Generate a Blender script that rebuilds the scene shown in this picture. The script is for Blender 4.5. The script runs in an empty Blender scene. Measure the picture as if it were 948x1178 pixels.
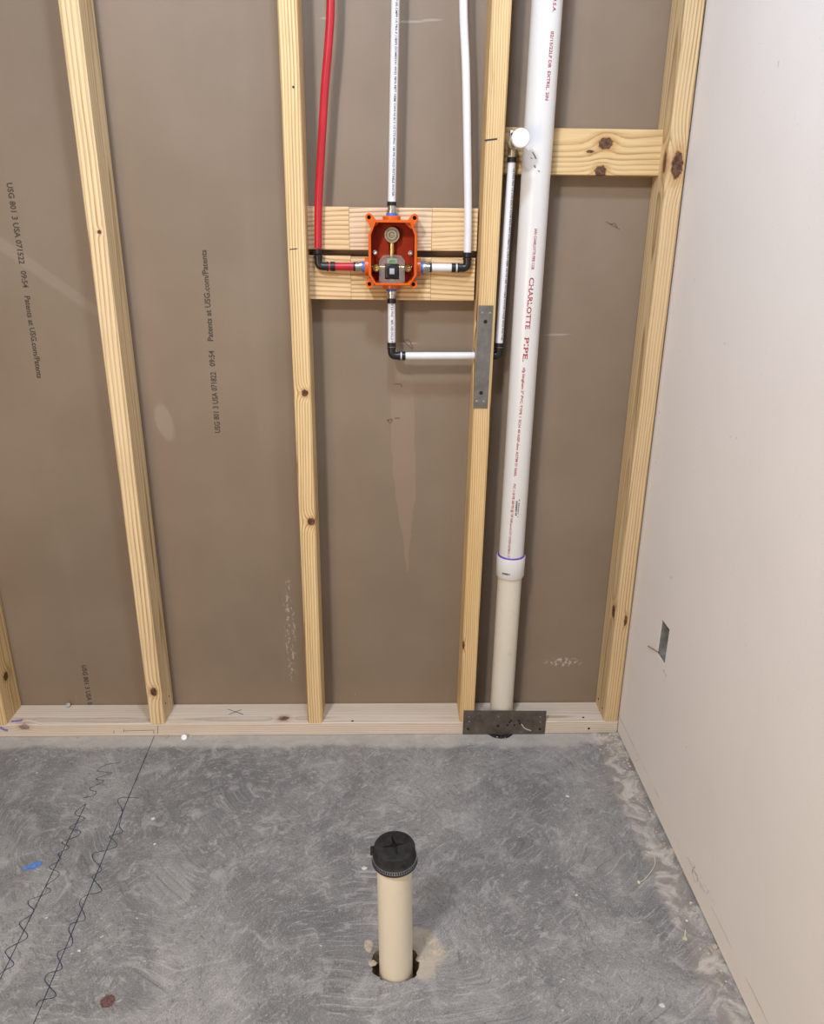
import bpy, bmesh, math, random
from mathutils import Vector, Matrix
from mathutils.geometry import tessellate_polygon
random.seed(7)
SC = bpy.context.scene
COL = SC.collection

# ------------------------------------------------------------------ camera
CAM = Vector((0.0, -1.7013, 1.2558)); FPX = 882.04
PITCH, YAW, ROLL = 0.3533, 0.0308, -0.0125
cp, sp, cy, sy = math.cos(PITCH), math.sin(PITCH), math.cos(YAW), math.sin(YAW)
FWD = Vector((sy*cp, cy*cp, -sp)); RT = Vector((cy, -sy, 0)); DN = FWD.cross(RT)
cr, sr = math.cos(ROLL), math.sin(ROLL)
RT, DN = cr*RT + sr*DN, -sr*RT + cr*DN
cam_d = bpy.data.cameras.new('camera'); cam = bpy.data.objects.new('camera', cam_d); COL.objects.link(cam)
cam.matrix_world = Matrix(((RT.x, -DN.x, -FWD.x, CAM.x), (RT.y, -DN.y, -FWD.y, CAM.y), (RT.z, -DN.z, -FWD.z, CAM.z), (0, 0, 0, 1)))
cam_d.sensor_fit = 'HORIZONTAL'; cam_d.sensor_width = 36; cam_d.lens = FPX/948*36
cam_d.clip_start = 0.02
SC.camera = cam

# ------------------------------------------------------------------ light
SC.view_settings.view_transform = 'Standard'; SC.view_settings.look = 'None'
SC.view_settings.gamma = 1; SC.view_settings.use_curve_mapping = False
SC.view_settings.exposure = -0.05
W = bpy.data.worlds.new('World'); SC.world = W; W.use_nodes = True
W.node_tree.nodes['Background'].inputs[0].default_value = (1.0, 0.84, 0.66, 1)
W.node_tree.nodes['Background'].inputs[1].default_value = 0.17
def area(name, loc, target, size, energy, color, sizey=None):
    l = bpy.data.lights.new(name, 'AREA'); l.energy = energy; l.color = color; l.size = size
    if sizey: l.shape = 'RECTANGLE'; l.size_y = sizey
    o = bpy.data.objects.new(name, l); COL.objects.link(o); o.location = loc
    o.rotation_euler = (Vector(target) - Vector(loc)).to_track_quat('-Z', 'Y').to_euler()
    return o
area('ceiling_lamp', (-0.75, -2.10, 2.60), (-0.1, -0.3, 0.6), 0.20, 44, (0.90, 0.93, 1.0))
area('shower_downlight', (0.0, -0.88, 2.45), (0.0, -0.60, 0.0), 0.16, 18, (0.66, 0.79, 1.0))
area('warm_fill', (-1.0, -2.2, 0.95), (0.62, -0.6, 0.6), 0.7, 21, (1.0, 0.73, 0.47))  # added warm fill, unseen, set low at left to brighten the right wall

# ------------------------------------------------------------------ pixel -> place
def ray(u, v): return ((u-474)/FPX)*RT + ((v-589)/FPX)*DN + FWD
def on_floor(u, v, z=0.0):
    d = ray(u, v); return CAM + d*((z-CAM.z)/d.z)
def on_wall(u, v, y):
    d = ray(u, v); return CAM + d*((y-CAM.y)/d.y)
WALLX0, WALLS = 0.6085, -0.009           # right wall: x = WALLX0 + WALLS*y
def on_right(u, v):
    d = ray(u, v); t = (WALLX0 + WALLS*CAM.y - CAM.x)/(d.x - WALLS*d.y); return CAM + d*t

# ------------------------------------------------------------------ node helpers
class NT:
    def __init__(s, name):
        s.mat = bpy.data.materials.new(name); s.mat.use_nodes = True
        s.t = s.mat.node_tree; s.bsdf = s.t.nodes['Principled BSDF']
    def n(s, typ, **kw):
        nd = s.t.nodes.new(typ)
        for k, v in kw.items(): setattr(nd, k, v)
        return nd
    def put(s, sock, v):
        if isinstance(v, bpy.types.NodeSocket): s.t.links.new(v, sock)
        elif v is not None:
            if isinstance(v, tuple) and len(v) == 3 and sock.type == 'RGBA': v = (*v, 1)
            sock.default_value = v
    def m(s, op, a, b=None, c=None, clamp=False):
        nd = s.n('ShaderNodeMath', operation=op, use_clamp=clamp)
        s.put(nd.inputs[0], a); s.put(nd.inputs[1], b)
        if c is not None: s.put(nd.inputs[2], c)
        return nd.outputs[0]
    def add(s, a, b): return s.m('ADD', a, b)
    def sub(s, a, b): return s.m('SUBTRACT', a, b)
    def mul(s, a, b): return s.m('MULTIPLY', a, b)
    def smooth(s, v, lo, hi):
        nd = s.n('ShaderNodeMapRange', interpolation_type='SMOOTHSTEP')
        s.put(nd.inputs[0], v); s.put(nd.inputs[1], lo); s.put(nd.inputs[2], hi)
        return nd.outputs[0]
    def coords(s, which='Object'):
        tc = s.n('ShaderNodeTexCoord'); sx = s.n('ShaderNodeSeparateXYZ')
        s.t.links.new(tc.outputs[which], sx.inputs[0]); return tc.outputs[which], sx.outputs
    def vec(s, x, y, z):
        nd = s.n('ShaderNodeCombineXYZ')
        for i, v in enumerate((x, y, z)): s.put(nd.inputs[i], v)
        return nd.outputs[0]
    def noise(s, vec, scale, detail=3, rough=0.5, dist=0.0):
        nd = s.n('ShaderNodeTexNoise'); s.put(nd.inputs['Vector'], vec)
        nd.inputs['Scale'].default_value = scale; nd.inputs['Detail'].default_value = detail
        nd.inputs['Roughness'].default_value = rough; nd.inputs['Distortion'].default_value = dist
        return nd.outputs[0]
    def ramp(s, v, stops):
        nd = s.n('ShaderNodeValToRGB'); s.put(nd.inputs[0], v); e = nd.color_ramp.elements
        while len(e) < len(stops): e.new(0.5)
        for el, (p, c) in zip(e, stops): el.position = p; el.color = (*c, 1)
        return nd.outputs[0]
    def mix(s, f, a, b, mode='MIX'):
        nd = s.n('ShaderNodeMix', data_type='RGBA', blend_type=mode)
        s.put(nd.inputs[0], f); s.put(nd.inputs[6], a); s.put(nd.inputs[7], b)
        return nd.outputs[2]
    def ell(s, x, z, cx, cz, rx, rz, rot=0.0, soft=0.3):
        dx = s.sub(x, cx); dz = s.sub(z, cz)
        if rot:
            c_, s_ = math.cos(rot), math.sin(rot)
            dx, dz = s.add(s.mul(dx, c_), s.mul(dz, s_)), s.sub(s.mul(dz, c_), s.mul(dx, s_))
        a = s.mul(dx, 1/rx); b = s.mul(dz, 1/rz)
        d = s.m('SQRT', s.add(s.mul(a, a), s.mul(b, b)))
        return s.smooth(d, 1.0+soft, 1.0-soft)
    def done(s, color=None, rough=0.6, bump=None, bstr=0.3, bdist=0.002, **kw):
        B = s.bsdf.inputs
        if color is not None: s.put(B['Base Color'], color)
        s.put(B['Roughness'], rough)
        if bump is not None:
            nd = s.n('ShaderNodeBump'); nd.inputs['Strength'].default_value = bstr; nd.inputs['Distance'].default_value = bdist
            s.put(nd.inputs['Height'], bump); s.t.links.new(nd.outputs[0], B['Normal'])
        for k, v in kw.items(): s.put(B[k.replace('_', ' ')], v)
        return s.mat

def plain(name, col, rough=0.5, var=0.12, scale=60, **kw):
    t = NT(name); v, _ = t.coords()
    n = t.noise(v, scale, 4, 0.6)
    k = t.mix(t.smooth(n, 0.3, 0.75), tuple(c*(1-var) for c in col), tuple(min(1, c*(1+var)) for c in col))
    return t.done(k, rough, **kw)

def wood(name, seed, axis='Z', knots=(), light=(0.74, 0.54, 0.30), dark=(0.50, 0.29, 0.115), cu=0.05, cd=0.09, freq=150, slope=0.004, wob=0.010, dust=0.0, contrast=1.0):
    rnd = random.Random(seed); t = NT(name); v, x = t.coords()
    u, d, l = (x[0], x[1], x[2]) if axis == 'Z' else (x[2], x[1], x[0])
    off = rnd.uniform(0, 50)
    lo = t.noise(t.vec(t.mul(u, 6), t.mul(d, 6), t.add(t.mul(l, 1.6), off)), 1.0, 2, 0.5)
    uu = t.add(u, t.mul(t.sub(lo, 0.5), wob*2))
    du = t.sub(uu, cu); dd = t.sub(d, cd)
    r = t.m('SQRT', t.add(t.mul(du, du), t.mul(dd, dd)))
    r = t.add(r, t.mul(l, slope))
    kmask = khalo = kd = None
    for kn in knots:
        ku, kl, ru, rl = kn[:4]; dc, dr = (kn[4], kn[5]) if len(kn) > 4 else (0.0, 0.03)
        a = t.mul(t.sub(u, ku), 1/ru); b = t.mul(t.sub(l, kl), 1/rl)
        e_ = t.mul(t.sub(d, dc), 1/dr); d2 = t.add(t.add(t.mul(a, a), t.mul(b, b)), t.mul(e_, e_))
        r = t.add(r, t.mul(t.m('EXPONENT', t.mul(d2, -0.32)), ru*1.0))
        dist = t.m('SQRT', d2)
        dist = t.add(dist, t.mul(t.sub(t.noise(v, 150, 3, 0.6), 0.5), 0.9))
        mk = t.smooth(dist, 1.08, 0.82); hl = t.smooth(dist, 2.1, 0.9)
        kmask = mk if kmask is None else t.m('MAXIMUM', kmask, mk)
        khalo = hl if khalo is None else t.m('MAXIMUM', khalo, hl)
        kd = dist if kd is None else t.m('MINIMUM', kd, dist)
    fine = t.noise(t.vec(t.mul(u, 420), t.mul(d, 420), t.add(t.mul(l, 7), off)), 1.0, 3, 0.6)
    ph = t.add(t.mul(r, freq), t.mul(fine, 0.35))
    ring = t.m('FRACT', ph)
    amp = t.smooth(t.noise(t.vec(t.mul(u, 40), t.mul(d, 40), t.add(t.mul(l, 1.2), off+9)), 1.0, 2), 0.25, 0.7)
    prof = t.ramp(ring, [(0.0, (0.1,)*3), (0.35, (0.0,)*3), (0.72, (0.55,)*3), (0.88, (1.0,)*3), (0.97, (0.25,)*3), (1.0, (0.1,)*3)])
    pf = t.m('MULTIPLY', t.mul(prof, contrast), t.add(t.mul(amp, 0.6), 0.5), clamp=True)
    col = t.mix(pf, light, dark)
    col = t.mix(t.mul(t.smooth(fine, 0.45, 0.72), 0.42), col, tuple(c*0.55 for c in light))
    big = t.noise(t.vec(t.mul(u, 12), t.mul(d, 12), t.add(t.mul(l, 2.5), off+20)), 1.0, 3)
    col = t.mix(t.mul(t.smooth(big, 0.45, 0.75), 0.28), col, (light[0]*0.78, light[1]*0.68, light[2]*0.52))
    if kmask is not None:
        col = t.mix(t.mul(khalo, 0.5), col, (0.42, 0.20, 0.06))
        kr = t.noise(v, 130, 4, 0.6)
        kc = t.mix(t.smooth(kr, 0.38, 0.62), (0.062, 0.030, 0.018), (0.15, 0.078, 0.042))
        col = t.mix(kmask, col, kc)
    if dust:
        dn = t.smooth(t.noise(v, 26, 4, 0.65), 0.25, 0.7)
        col = t.mix(t.mul(dn, dust), col, (0.60, 0.555, 0.51))
    return t.done(col, 0.62, t.add(t.mul(fine, 0.6), t.mul(prof, -0.35)), 0.28, 0.0012, Specular_IOR_Level=0.3)

# ------------------------------------------------------------------ mesh helpers
def origin_of(o):
    p = Vector((0, 0, 0))
    while o is not None: p = p + Vector(o.location); o = o.parent
    return p
class MB:
    def __init__(s): s.v = []; s.f = []; s.sm = []
    def raw(s, vs, fs, smooth=False):
        b = len(s.v); s.v += [Vector(p) for p in vs]
        for f in fs: s.f.append([i+b for i in f]); s.sm.append(smooth)
        return s
    def box(s, x0, x1, y0, y1, z0, z1, bev=0.0):
        if bev <= 0:
            vs = [(x, y, z) for z in (z0, z1) for y in (y0, y1) for x in (x0, x1)]
            return s.raw(vs, [(0, 2, 3, 1), (4, 5, 7, 6), (0, 1, 5, 4), (2, 6, 7, 3), (0, 4, 6, 2), (1, 3, 7, 5)])
        bm = bmesh.new(); bmesh.ops.create_cube(bm, size=1)
        for w in bm.verts: w.co = Vector(((x0+x1)/2 + w.co.x*(x1-x0), (y0+y1)/2 + w.co.y*(y1-y0), (z0+z1)/2 + w.co.z*(z1-z0)))
        bmesh.ops.bevel(bm, geom=bm.edges[:], offset=bev, segments=2, affect='EDGES', profile=0.5)
        bm.verts.index_update()
        s.raw([w.co.copy() for w in bm.verts], [[w.index for w in f.verts] for f in bm.faces]); bm.free(); return s
    def tube(s, pts, r, n=20, caps=True, smooth=True):
        pts = [Vector(p) for p in pts]; rs = r if isinstance(r, (list, tuple)) else [r]*len(pts)
        t0 = (pts[1]-pts[0]).normalized(); ref = Vector((0, 0, 1)) if abs(t0.z) < 0.9 else Vector((0, 1, 0))
        nx = t0.cross(ref).normalized(); vs = []; fs = []
        for i, p in enumerate(pts):
            a = pts[max(0, i-1)]; b = pts[min(len(pts)-1, i+1)]; t = (b-a).normalized() if (b-a).length > 1e-9 else t0
            nx = (nx - t*nx.dot(t)).normalized(); ny = t.cross(nx)
            for k in range(n):
                an = 2*math.pi*k/n; vs.append(p + rs[i]*(math.cos(an)*nx + math.sin(an)*ny))
        m = len(pts)
        for i in range(m-1):
            for k in range(n):
                k2 = (k+1) % n; fs.append((i*n+k, i*n+k2, (i+1)*n+k2, (i+1)*n+k))
        s.raw(vs, fs, smooth)
        if caps:
            b = len(s.v) - len(vs)
            s.f.append([b+k for k in range(n)][::-1]); s.sm.append(False)
            s.f.append([b+(m-1)*n+k for k in range(n)]); s.sm.append(False)
        return s
    def lathe(s, base, axis, prof, n=32, smooth=True):
        # prof: (distance along axis, radius); duplicated points give crisp edges
        ax = Vector(axis).normalized(); ref = Vector((0, 0, 1)) if abs(ax.z) < 0.9 else Vector((0, 1, 0))
        nx = ax.cross(ref).normalized(); ny = ax.cross(nx); base = Vector(base)
        for (a, ra), (b, rb) in zip(prof[:-1], prof[1:]):
            vs = []
            for (h, rr) in ((a, ra), (b, rb)):
                for k in range(n):
                    an = 2*math.pi*k/n; vs.append(base + ax*h + max(rr, 1e-6)*(math.cos(an)*nx + math.sin(an)*ny))
            s.raw(vs, [(k, (k+1) % n, n+(k+1) % n, n+k) for k in range(n)], smooth)
        return s
    def prism(s, poly, y0, y1, holes=(), plane='XZ', bottom=True):
        # polygon (with holes) in a plane, extruded along the third axis from y0 to y1
        def P(a, h): return (a[0], h, a[1]) if plane == 'XZ' else ((a[0], a[1], h) if plane == 'XY' else (h, a[0], a[1]))
        loops = [list(poly)] + [list(h) for h in holes]; flat = [p for L in loops for p in L]
        tris = tessellate_polygon([[Vector((p[0], p[1], 0)) for p in L] for L in loops])
        s.raw([P(p, y0) for p in flat], [tuple(t) for t in tris])
        if y1 is None: return s
        if bottom: s.raw([P(p, y1) for p in flat], [tuple(reversed(t)) for t in tris])
        for L in loops:
            n = len(L); s.raw([P(p, y0) for p in L] + [P(p, y1) for p in L], [(i, (i+1) % n, n+(i+1) % n, n+i) for i in range(n)])
        return s
    def build(s, name, mat, parent=None, origin=None, recalc=True):
        o0 = origin_of(parent) if parent else (Vector(origin) if origin is not None else Vector((0, 0, 0)))
        me = bpy.data.meshes.new(name); me.from_pydata([tuple(p-o0) for p in s.v], [], s.f); me.update()
        me.polygons.foreach_set('use_smooth', s.sm)
        if recalc:
            bm = bmesh.new(); bm.from_mesh(me); bmesh.ops.remove_doubles(bm, verts=bm.verts[:], dist=1e-6)
            bmesh.ops.recalc_face_normals(bm, faces=bm.faces[:]); bm.to_mesh(me); bm.free()
            me.set_sharp_from_angle(angle=math.radians(38))
        me.materials.append(mat)
        o = bpy.data.objects.new(name, me); COL.objects.link(o)
        if parent: o.parent = parent
        else: o.location = o0
        return o
def thing(name, label, cat, loc, group=None):
    o = bpy.data.objects.new(name, None); COL.objects.link(o); o.location = loc; o.empty_display_size = 0.05
    return tag(o, label, cat, group)
def tag(o, label, cat, group=None):
    o['label'] = label; o['category'] = cat
    if group: o['group'] = group
    return o
def struct(o, label=None):
    o['kind'] = 'structure'
    if label: o['label'] = label
    return o
def cut(o, cutter):
    md = o.modifiers.new('cut', 'BOOLEAN'); md.operation = 'DIFFERENCE'; md.object = cutter; md.solver = 'EXACT'
    bpy.context.view_layer.update(); dg = bpy.context.evaluated_depsgraph_get()
    me = bpy.data.meshes.new_from_object(o.evaluated_get(dg)); old = o.data
    o.modifiers.clear(); o.data = me; bpy.data.meshes.remove(old); bpy.data.objects.remove(cutter)
def arc(c, a, b, n=6):
    # quarter bend from a to b with corner c
    a, b, c = Vector(a), Vector(b), Vector(c); return [(1-t)**2*a + 2*t*(1-t)*c + t*t*b for t in [i/n for i in range(n+1)]]
def catmull(P, k=6):
    out = []; P = [Vector(p) for p in P]; Q = [P[0]] + P + [P[-1]]
    for i in range(1, len(Q)-2):
        for j in range(k):
            t = j/k; a, b, c, d = Q[i-1], Q[i], Q[i+1], Q[i+2]
            out.append(0.5*((2*b) + (c-a)*t + (2*a-5*b+4*c-d)*t*t + (3*b-a-3*c+d)*t**3))
    return out + [P[-1]]
def text_shape(body, size, length=None, bold=0.022):
    cu = bpy.data.curves.new('lettering', 'FONT'); cu.body = body; cu.size = size; cu.resolution_u = 2; cu.offset = size*bold
    ob = bpy.data.objects.new('lettering', cu); me = bpy.data.meshes.new_from_object(ob)
    vs = [Vector(v.co) for v in me.vertices]; fs = [tuple(p.vertices) for p in me.polygons]
    bpy.data.objects.remove(ob); bpy.data.curves.remove(cu); bpy.data.meshes.remove(me)
    if length and vs:
        mx = max(v.x for v in vs); k = length/mx
        for v in vs: v.x *= k
    return vs, fs
def text_on_pipe(body, ztop, length, height, axis_fn, rad, ang_fn, mat, parent):
    # reads downwards along a vertical pipe; letter tops turned to the right
    vs, fs = text_shape(body, height*1.4, length); out = []
    for v in vs:
        z = ztop - v.x; c = axis_fn(z); a = ang_fn(z) + (v.y - height*0.5)/rad
        out.append((c[0] + (rad+0.0003)*math.sin(a), c[1] - (rad+0.0003)*math.cos(a), z))
    return MB().raw(out, fs).build('lettering', mat, parent, recalc=False)
def text_flat(body, x, z0, length, height, up, y, mat, parent):
    vs, fs = text_shape(body, height*1.4, length)
    f = (lambda v: (x - (v.y - height/2), y, z0 + v.x)) if up else (lambda v: (x + (v.y - height/2), y, z0 - v.x))
    return MB().raw([f(v) for v in vs], fs).build('lettering', mat, parent, recalc=False)

# ------------------------------------------------------------------ materials
def mat_concrete():
    t = NT('concrete'); v, x = t.coords()
    sw = t.noise(v, 1.7, 2, 0.5)
    # short trowel strokes in drifting directions over a blotchy base
    ang = t.add(0.65, t.mul(t.sub(sw, 0.5), 1.6)); ca = t.m('COSINE', ang); sa = t.m('SINE', ang)
    a = t.add(t.mul(x[0], ca), t.mul(x[1], sa)); b = t.sub(t.mul(x[1], ca), t.mul(x[0], sa))
    tro = t.noise(t.vec(t.mul(a, 38), t.mul(b, 105), 0.0), 1.0, 6, 0.72, 1.2)
    tro2 = t.noise(t.vec(t.mul(b, 45), t.mul(a, 120), 3.0), 1.0, 6, 0.72, 1.2)
    big = t.noise(v, 3.4, 6, 0.65, 0.6); grain = t.noise(v, 330, 4, 0.8); mid = t.noise(v, 20, 6, 0.7, 0.8)
    col = t.mix(t.smooth(big, 0.32, 0.68), (0.150, 0.149, 0.147), (0.295, 0.288, 0.279))
    col = t.mix(t.mul(t.smooth(tro, 0.50, 0.68), 0.66), col, (0.46, 0.45, 0.435))
    col = t.mix(t.mul(t.smooth(tro2, 0.50, 0.68), 0.68), col, (0.092, 0.091, 0.091))
    col = t.mix(t.mul(t.smooth(mid, 0.50, 0.68), 0.55), col, (0.42, 0.41, 0.395))
    col = t.mix(t.mul(t.smooth(mid, 0.46, 0.32), 0.45), col, (0.14, 0.138, 0.135))
    col = t.mix(t.mul(t.smooth(grain, 0.5, 0.68), 0.50), col, (0.10, 0.098, 0.095))
    col = t.mix(t.mul(t.smooth(grain, 0.5, 0.32), 0.40), col, (0.52, 0.51, 0.49))
    wob = t.mul(t.sub(t.noise(v, 9, 5, 0.65), 0.5), 0.075)
    # mortar-dust strip at the sill plate and along the right wall
    st = t.smooth(t.add(x[1], wob), -0.062, -0.036)
    col = t.mix(t.mul(st, 0.72), col, t.mix(mid, (0.34, 0.32, 0.29), (0.58, 0.55, 0.50)))
    rw = t.add(x[0], t.mul(x[1], 0.02))
    s2 = t.mul(t.smooth(t.add(rw, t.mul(wob, 0.6)), 0.530, 0.548), t.smooth(t.noise(v, 7, 4, 0.6), 0.28, 0.48))
    col = t.mix(t.mul(s2, 0.66), col, t.mix(t.smooth(mid, 0.42, 0.62), (0.27, 0.245, 0.22), (0.62, 0.565, 0.50)))
    # chipped pale ground at the drain stub
    e = t.add(t.sub(t.m('SQRT', t.add(t.m('POWER', t.mul(t.sub(x[0], 0.045), 1/0.060), 2.0), t.m('POWER', t.mul(t.sub(x[1], -0.655), 1/0.050), 2.0))), 1.0), t.mul(wob, 22.0))
    col = t.mix(t.mul(t.smooth(e, 0.12, -0.12), 0.75), col, t.mix(mid, (0.36, 0.31, 0.24), (0.56, 0.49, 0.39)))
    # hairline scratches
    vo = t.n('ShaderNodeTexVoronoi', feature='DISTANCE_TO_EDGE'); t.put(vo.inputs['Vector'], t.vec(t.add(x[0], t.mul(sw, 0.25)), t.mul(x[1], 0.55), 0.0)); vo.inputs['Scale'].default_value = 4.2
    ln = t.mul(t.smooth(vo.outputs[0], 0.006, 0.0015), t.smooth(big, 0.5, 0.62))
    col = t.mix(t.mul(ln, 0.22), col, (0.5, 0.49, 0.47))
    sp_ = t.smooth(t.noise(v, 75, 2, 0.4), 0.74, 0.79)
    col = t.mix(t.mul(sp_, 0.7), col, (0.62, 0.60, 0.57))
    return t.done(col, t.add(0.48, t.mul(mid, 0.3)), t.add(t.add(t.mul(tro, 0.5), t.mul(grain, 0.35)), t.mul(mid, 0.6)), 0.35, 0.002, Specular_IOR_Level=0.35)

def mat_board():
    t = NT('brown_gypsum_paper'); v, x = t.coords(); X, Z = x[0], x[2]
    st = t.noise(t.vec(t.mul(X, 9), 0.0, t.mul(Z, 0.7)), 1.0, 4, 0.55)
    mo = t.noise(v, 4.0, 4, 0.6); fine = t.noise(v, 300, 2, 0.6)
    col = t.mix(t.smooth(mo, 0.25, 0.75), (0.212, 0.160, 0.113), (0.244, 0.188, 0.137))
    col = t.mix(t.mul(t.smooth(st, 0.5, 0.8), 0.30), col, (0.28, 0.22, 0.165))
    col = t.mix(t.mul(t.smooth(fine, 0.4, 0.7), 0.12), col, (0.20, 0.15, 0.11))
    edge = t.mul(t.sub(t.noise(v, 20, 4, 0.6), 0.5), 0.012)
    # tapering water smear in the valve bay
    tt = t.m('MULTIPLY', t.sub(Z, 0.43), 1/0.5, clamp=True)
    cx = t.add(0.046, t.mul(tt, -0.020)); hw = t.add(0.003, t.mul(t.smooth(tt, 0.0, 0.55), 0.025))
    sm = t.mul(t.smooth(t.sub(t.m('ABSOLUTE', t.sub(t.add(X, edge), cx)), hw), 0.0015, -0.0015), t.mul(t.smooth(Z, 0.425, 0.44), t.smooth(Z, 0.96, 0.84)))
    col = t.mix(t.mul(sm, 0.5), col, (0.30, 0.225, 0.165))
    # pale rub marks and plaster scrapes
    rub = t.ell(t.add(X, edge), Z, -0.533, 0.82, 0.020, 0.045, 0.2, 0.2)
    col = t.mix(t.mul(rub, 0.30), col, (0.38, 0.33, 0.28))
    sc = t.mul(t.ell(X, Z, -0.262, 0.26, 0.013, 0.14, 0.0, 0.4), t.smooth(t.noise(t.vec(t.mul(X, 130), 0.0, t.mul(Z, 60)), 1.0, 5, 0.7), 0.52, 0.62))
    col = t.mix(t.mul(sc, 0.65), col, (0.60, 0.57, 0.53))
    s3 = t.mul(t.ell(X, Z, 0.47, 0.165, 0.045, 0.012, 0.0, 0.4), t.smooth(t.noise(t.vec(t.mul(X, 110), 0.0, t.mul(Z, 90)), 1.0, 4, 0.6), 0.5, 0.6))
    col = t.mix(t.mul(s3, 0.75), col, (0.62, 0.58, 0.53))
    s4 = t.mul(t.smooth(Z, 0.30, 0.05), t.smooth(t.noise(t.vec(t.mul(X, 60), 0.0, t.mul(Z, 26)), 1.0, 6, 0.75), 0.64, 0.70))
    col = t.mix(t.mul(s4, 0.4), col, (0.52, 0.47, 0.42))
    dr = t.ell(t.add(X, t.mul(edge, 0.5)), t.add(Z, t.mul(X, 0.75)), -0.8, 0.58, 0.2, 0.016, 0.0, 0.3)
    col = t.mix(t.mul(dr, 0.28), col, (0.34, 0.28, 0.22))
    for (u, w_, l_) in ((470, 25, 0.035), (375, 21, 0.012), (497, 23, 0.020), (640, 385, 0.03), (470, 395, 0.02)):
        p = on_wall(u, w_, 0.089)
        col = t.mix(t.mul(t.ell(X, Z, p.x, p.z, l_, 0.0022, 0.03, 0.4), 0.4), col, (0.45, 0.40, 0.36))
    return t.done(col, 0.55, t.add(t.mul(fine, 0.4), t.mul(st, 0.6)), 0.08, 0.001, Specular_IOR_Level=0.35)

def mat_white_wall():
    t = NT('white_gypsum_paper'); v, x = t.coords(); Y, Z = x[1], x[2]
    mo = t.noise(v, 5, 5, 0.6); fi = t.noise(v, 130, 3, 0.6)
    col = t.mix(mo, (0.70, 0.67, 0.645), (0.77, 0.74, 0.71))
    col = t.mix(t.mul(t.smooth(fi, 0.62, 0.74), 0.25), col, (0.52, 0.49, 0.46))
    sp_ = t.smooth(t.noise(v, 55, 2, 0.4), 0.77, 0.80)
    col = t.mix(t.mul(sp_, 0.5), col, (0.35, 0.32, 0.29))
    low = t.smooth(t.add(Z, t.mul(t.sub(t.noise(v, 18, 4), 0.5), 0.006)), 0.052, 0.049)
    col = t.mix(t.mul(low, 0.12), col, (0.66, 0.60, 0.50))
    ln = t.mul(t.smooth(t.m('ABSOLUTE', t.sub(t.add(Z, t.mul(t.sub(t.noise(v, 25, 4), 0.5), 0.006)), 0.052)), 0.0028, 0.0008), t.smooth(t.noise(v, 14, 3), 0.40, 0.60))
    col = t.mix(t.mul(ln, 0.55), col, (0.36, 0.32, 0.27))
    for (u, w_, ry, rz) in ((800, 1006, 0.03, 0.016), (813, 1022, 0.035, 0.008), (733, 870, 0.010, 0.018), (765, 775, 0.012, 0.02)):
        p = on_right(u, w_)
        sc = t.mul(t.ell(Y, Z, p.y, p.z, ry, rz, 0.0, 0.4), t.smooth(t.noise(t.vec(0.0, t.mul(Y, 90), t.mul(Z, 120)), 1.0, 5, 0.7), 0.53, 0.62))
        col = t.mix(t.mul(sc, 0.75), col, (0.20, 0.155, 0.12))
    return t.done(col, 0.75, t.add(fi, t.mul(mo, 2.0)), 0.10, 0.001, Specular_IOR_Level=0.25)

M = {}
M['concrete'] = mat_concrete(); M['board'] = mat_board(); M['white_wall'] = mat_white_wall()
M['earth'] = plain('hole_earth', (0.26, 0.20, 0.14), 0.95, 0.35, 120)
M['tan_mortar'] = plain('tan_mortar', (0.45, 0.385, 0.30), 0.9, 0.2, 150)
M['marker'] = plain('dark_blue_marker', (0.018, 0.022, 0.055), 0.6, 0.3)
M['blue_chalk'] = plain('blue_chalk', (0.10, 0.22, 0.55), 0.9, 0.3, 200)
M['rust_stain'] = plain('red_brown_stain', (0.13, 0.065, 0.06), 0.8, 0.4, 250)
M['board_ink'] = plain('board_ink', (0.055, 0.042, 0.030), 0.7, 0.35, 500)
M['red_ink'] = plain('red_ink', (0.36, 0.03, 0.055), 0.6, 0.3, 500)
M['black_ink'] = plain('black_ink', (0.03, 0.03, 0.04), 0.6, 0.3, 500)
M['purple'] = plain('purple_primer', (0.13, 0.05, 0.42), 0.5, 0.3, 150)
M['crayon'] = plain('purple_crayon', (0.22, 0.18, 0.42), 0.8, 0.3, 200)
M['pencil'] = plain('pencil', (0.12, 0.10, 0.10), 0.7, 0.2)
M['pex_white'] = plain('white_pex', (0.72, 0.73, 0.76), 0.32, 0.03, 20)
M['pex_red'] = plain('red_pex', (0.46, 0.016, 0.028), 0.28, 0.08, 30)
M['poly_black'] = plain('black_poly_fitting', (0.012, 0.012, 0.014), 0.35, 0.2)
M['crimp'] = plain('black_crimp_ring', (0.020, 0.020, 0.024), 0.38, 0.3, 90, Metallic=0.35)
M['stainless'] = plain('stainless', (0.55, 0.55, 0.56), 0.3, 0.1, 90, Metallic=1.0)
M['brass'] = plain('brass', (0.62, 0.46, 0.20), 0.28, 0.15, 90, Metallic=1.0)
M['dull_brass'] = plain('dull_brass', (0.50, 0.45, 0.36), 0.36, 0.2, 90, Metallic=0.85)
M['blue_seal'] = plain('blue_seal', (0.05, 0.18, 0.62), 0.4, 0.1)
M['white_plastic'] = plain('white_plastic', (0.82, 0.82, 0.84), 0.3, 0.03)
M['grey_plastic'] = plain('grey_plastic', (0.36, 0.37, 0.40), 0.4, 0.1)
M['green_vial'] = plain('green_level_vial', (0.12, 0.50, 0.10), 0.2, 0.2)
M['rubber'] = plain('black_rubber', (0.017, 0.0165, 0.016), 0.68, 0.5, 70, Specular_IOR_Level=0.3)
M['debris'] = plain('pale_crumbs', (0.50, 0.43, 0.36), 0.9, 0.3, 90)
M['white_chip'] = plain('white_plaster_chip', (0.62, 0.60, 0.56), 0.8, 0.1)
M['yellow_chip'] = plain('pale_yellow_plastic', (0.66, 0.63, 0.45), 0.6, 0.1)
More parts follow.
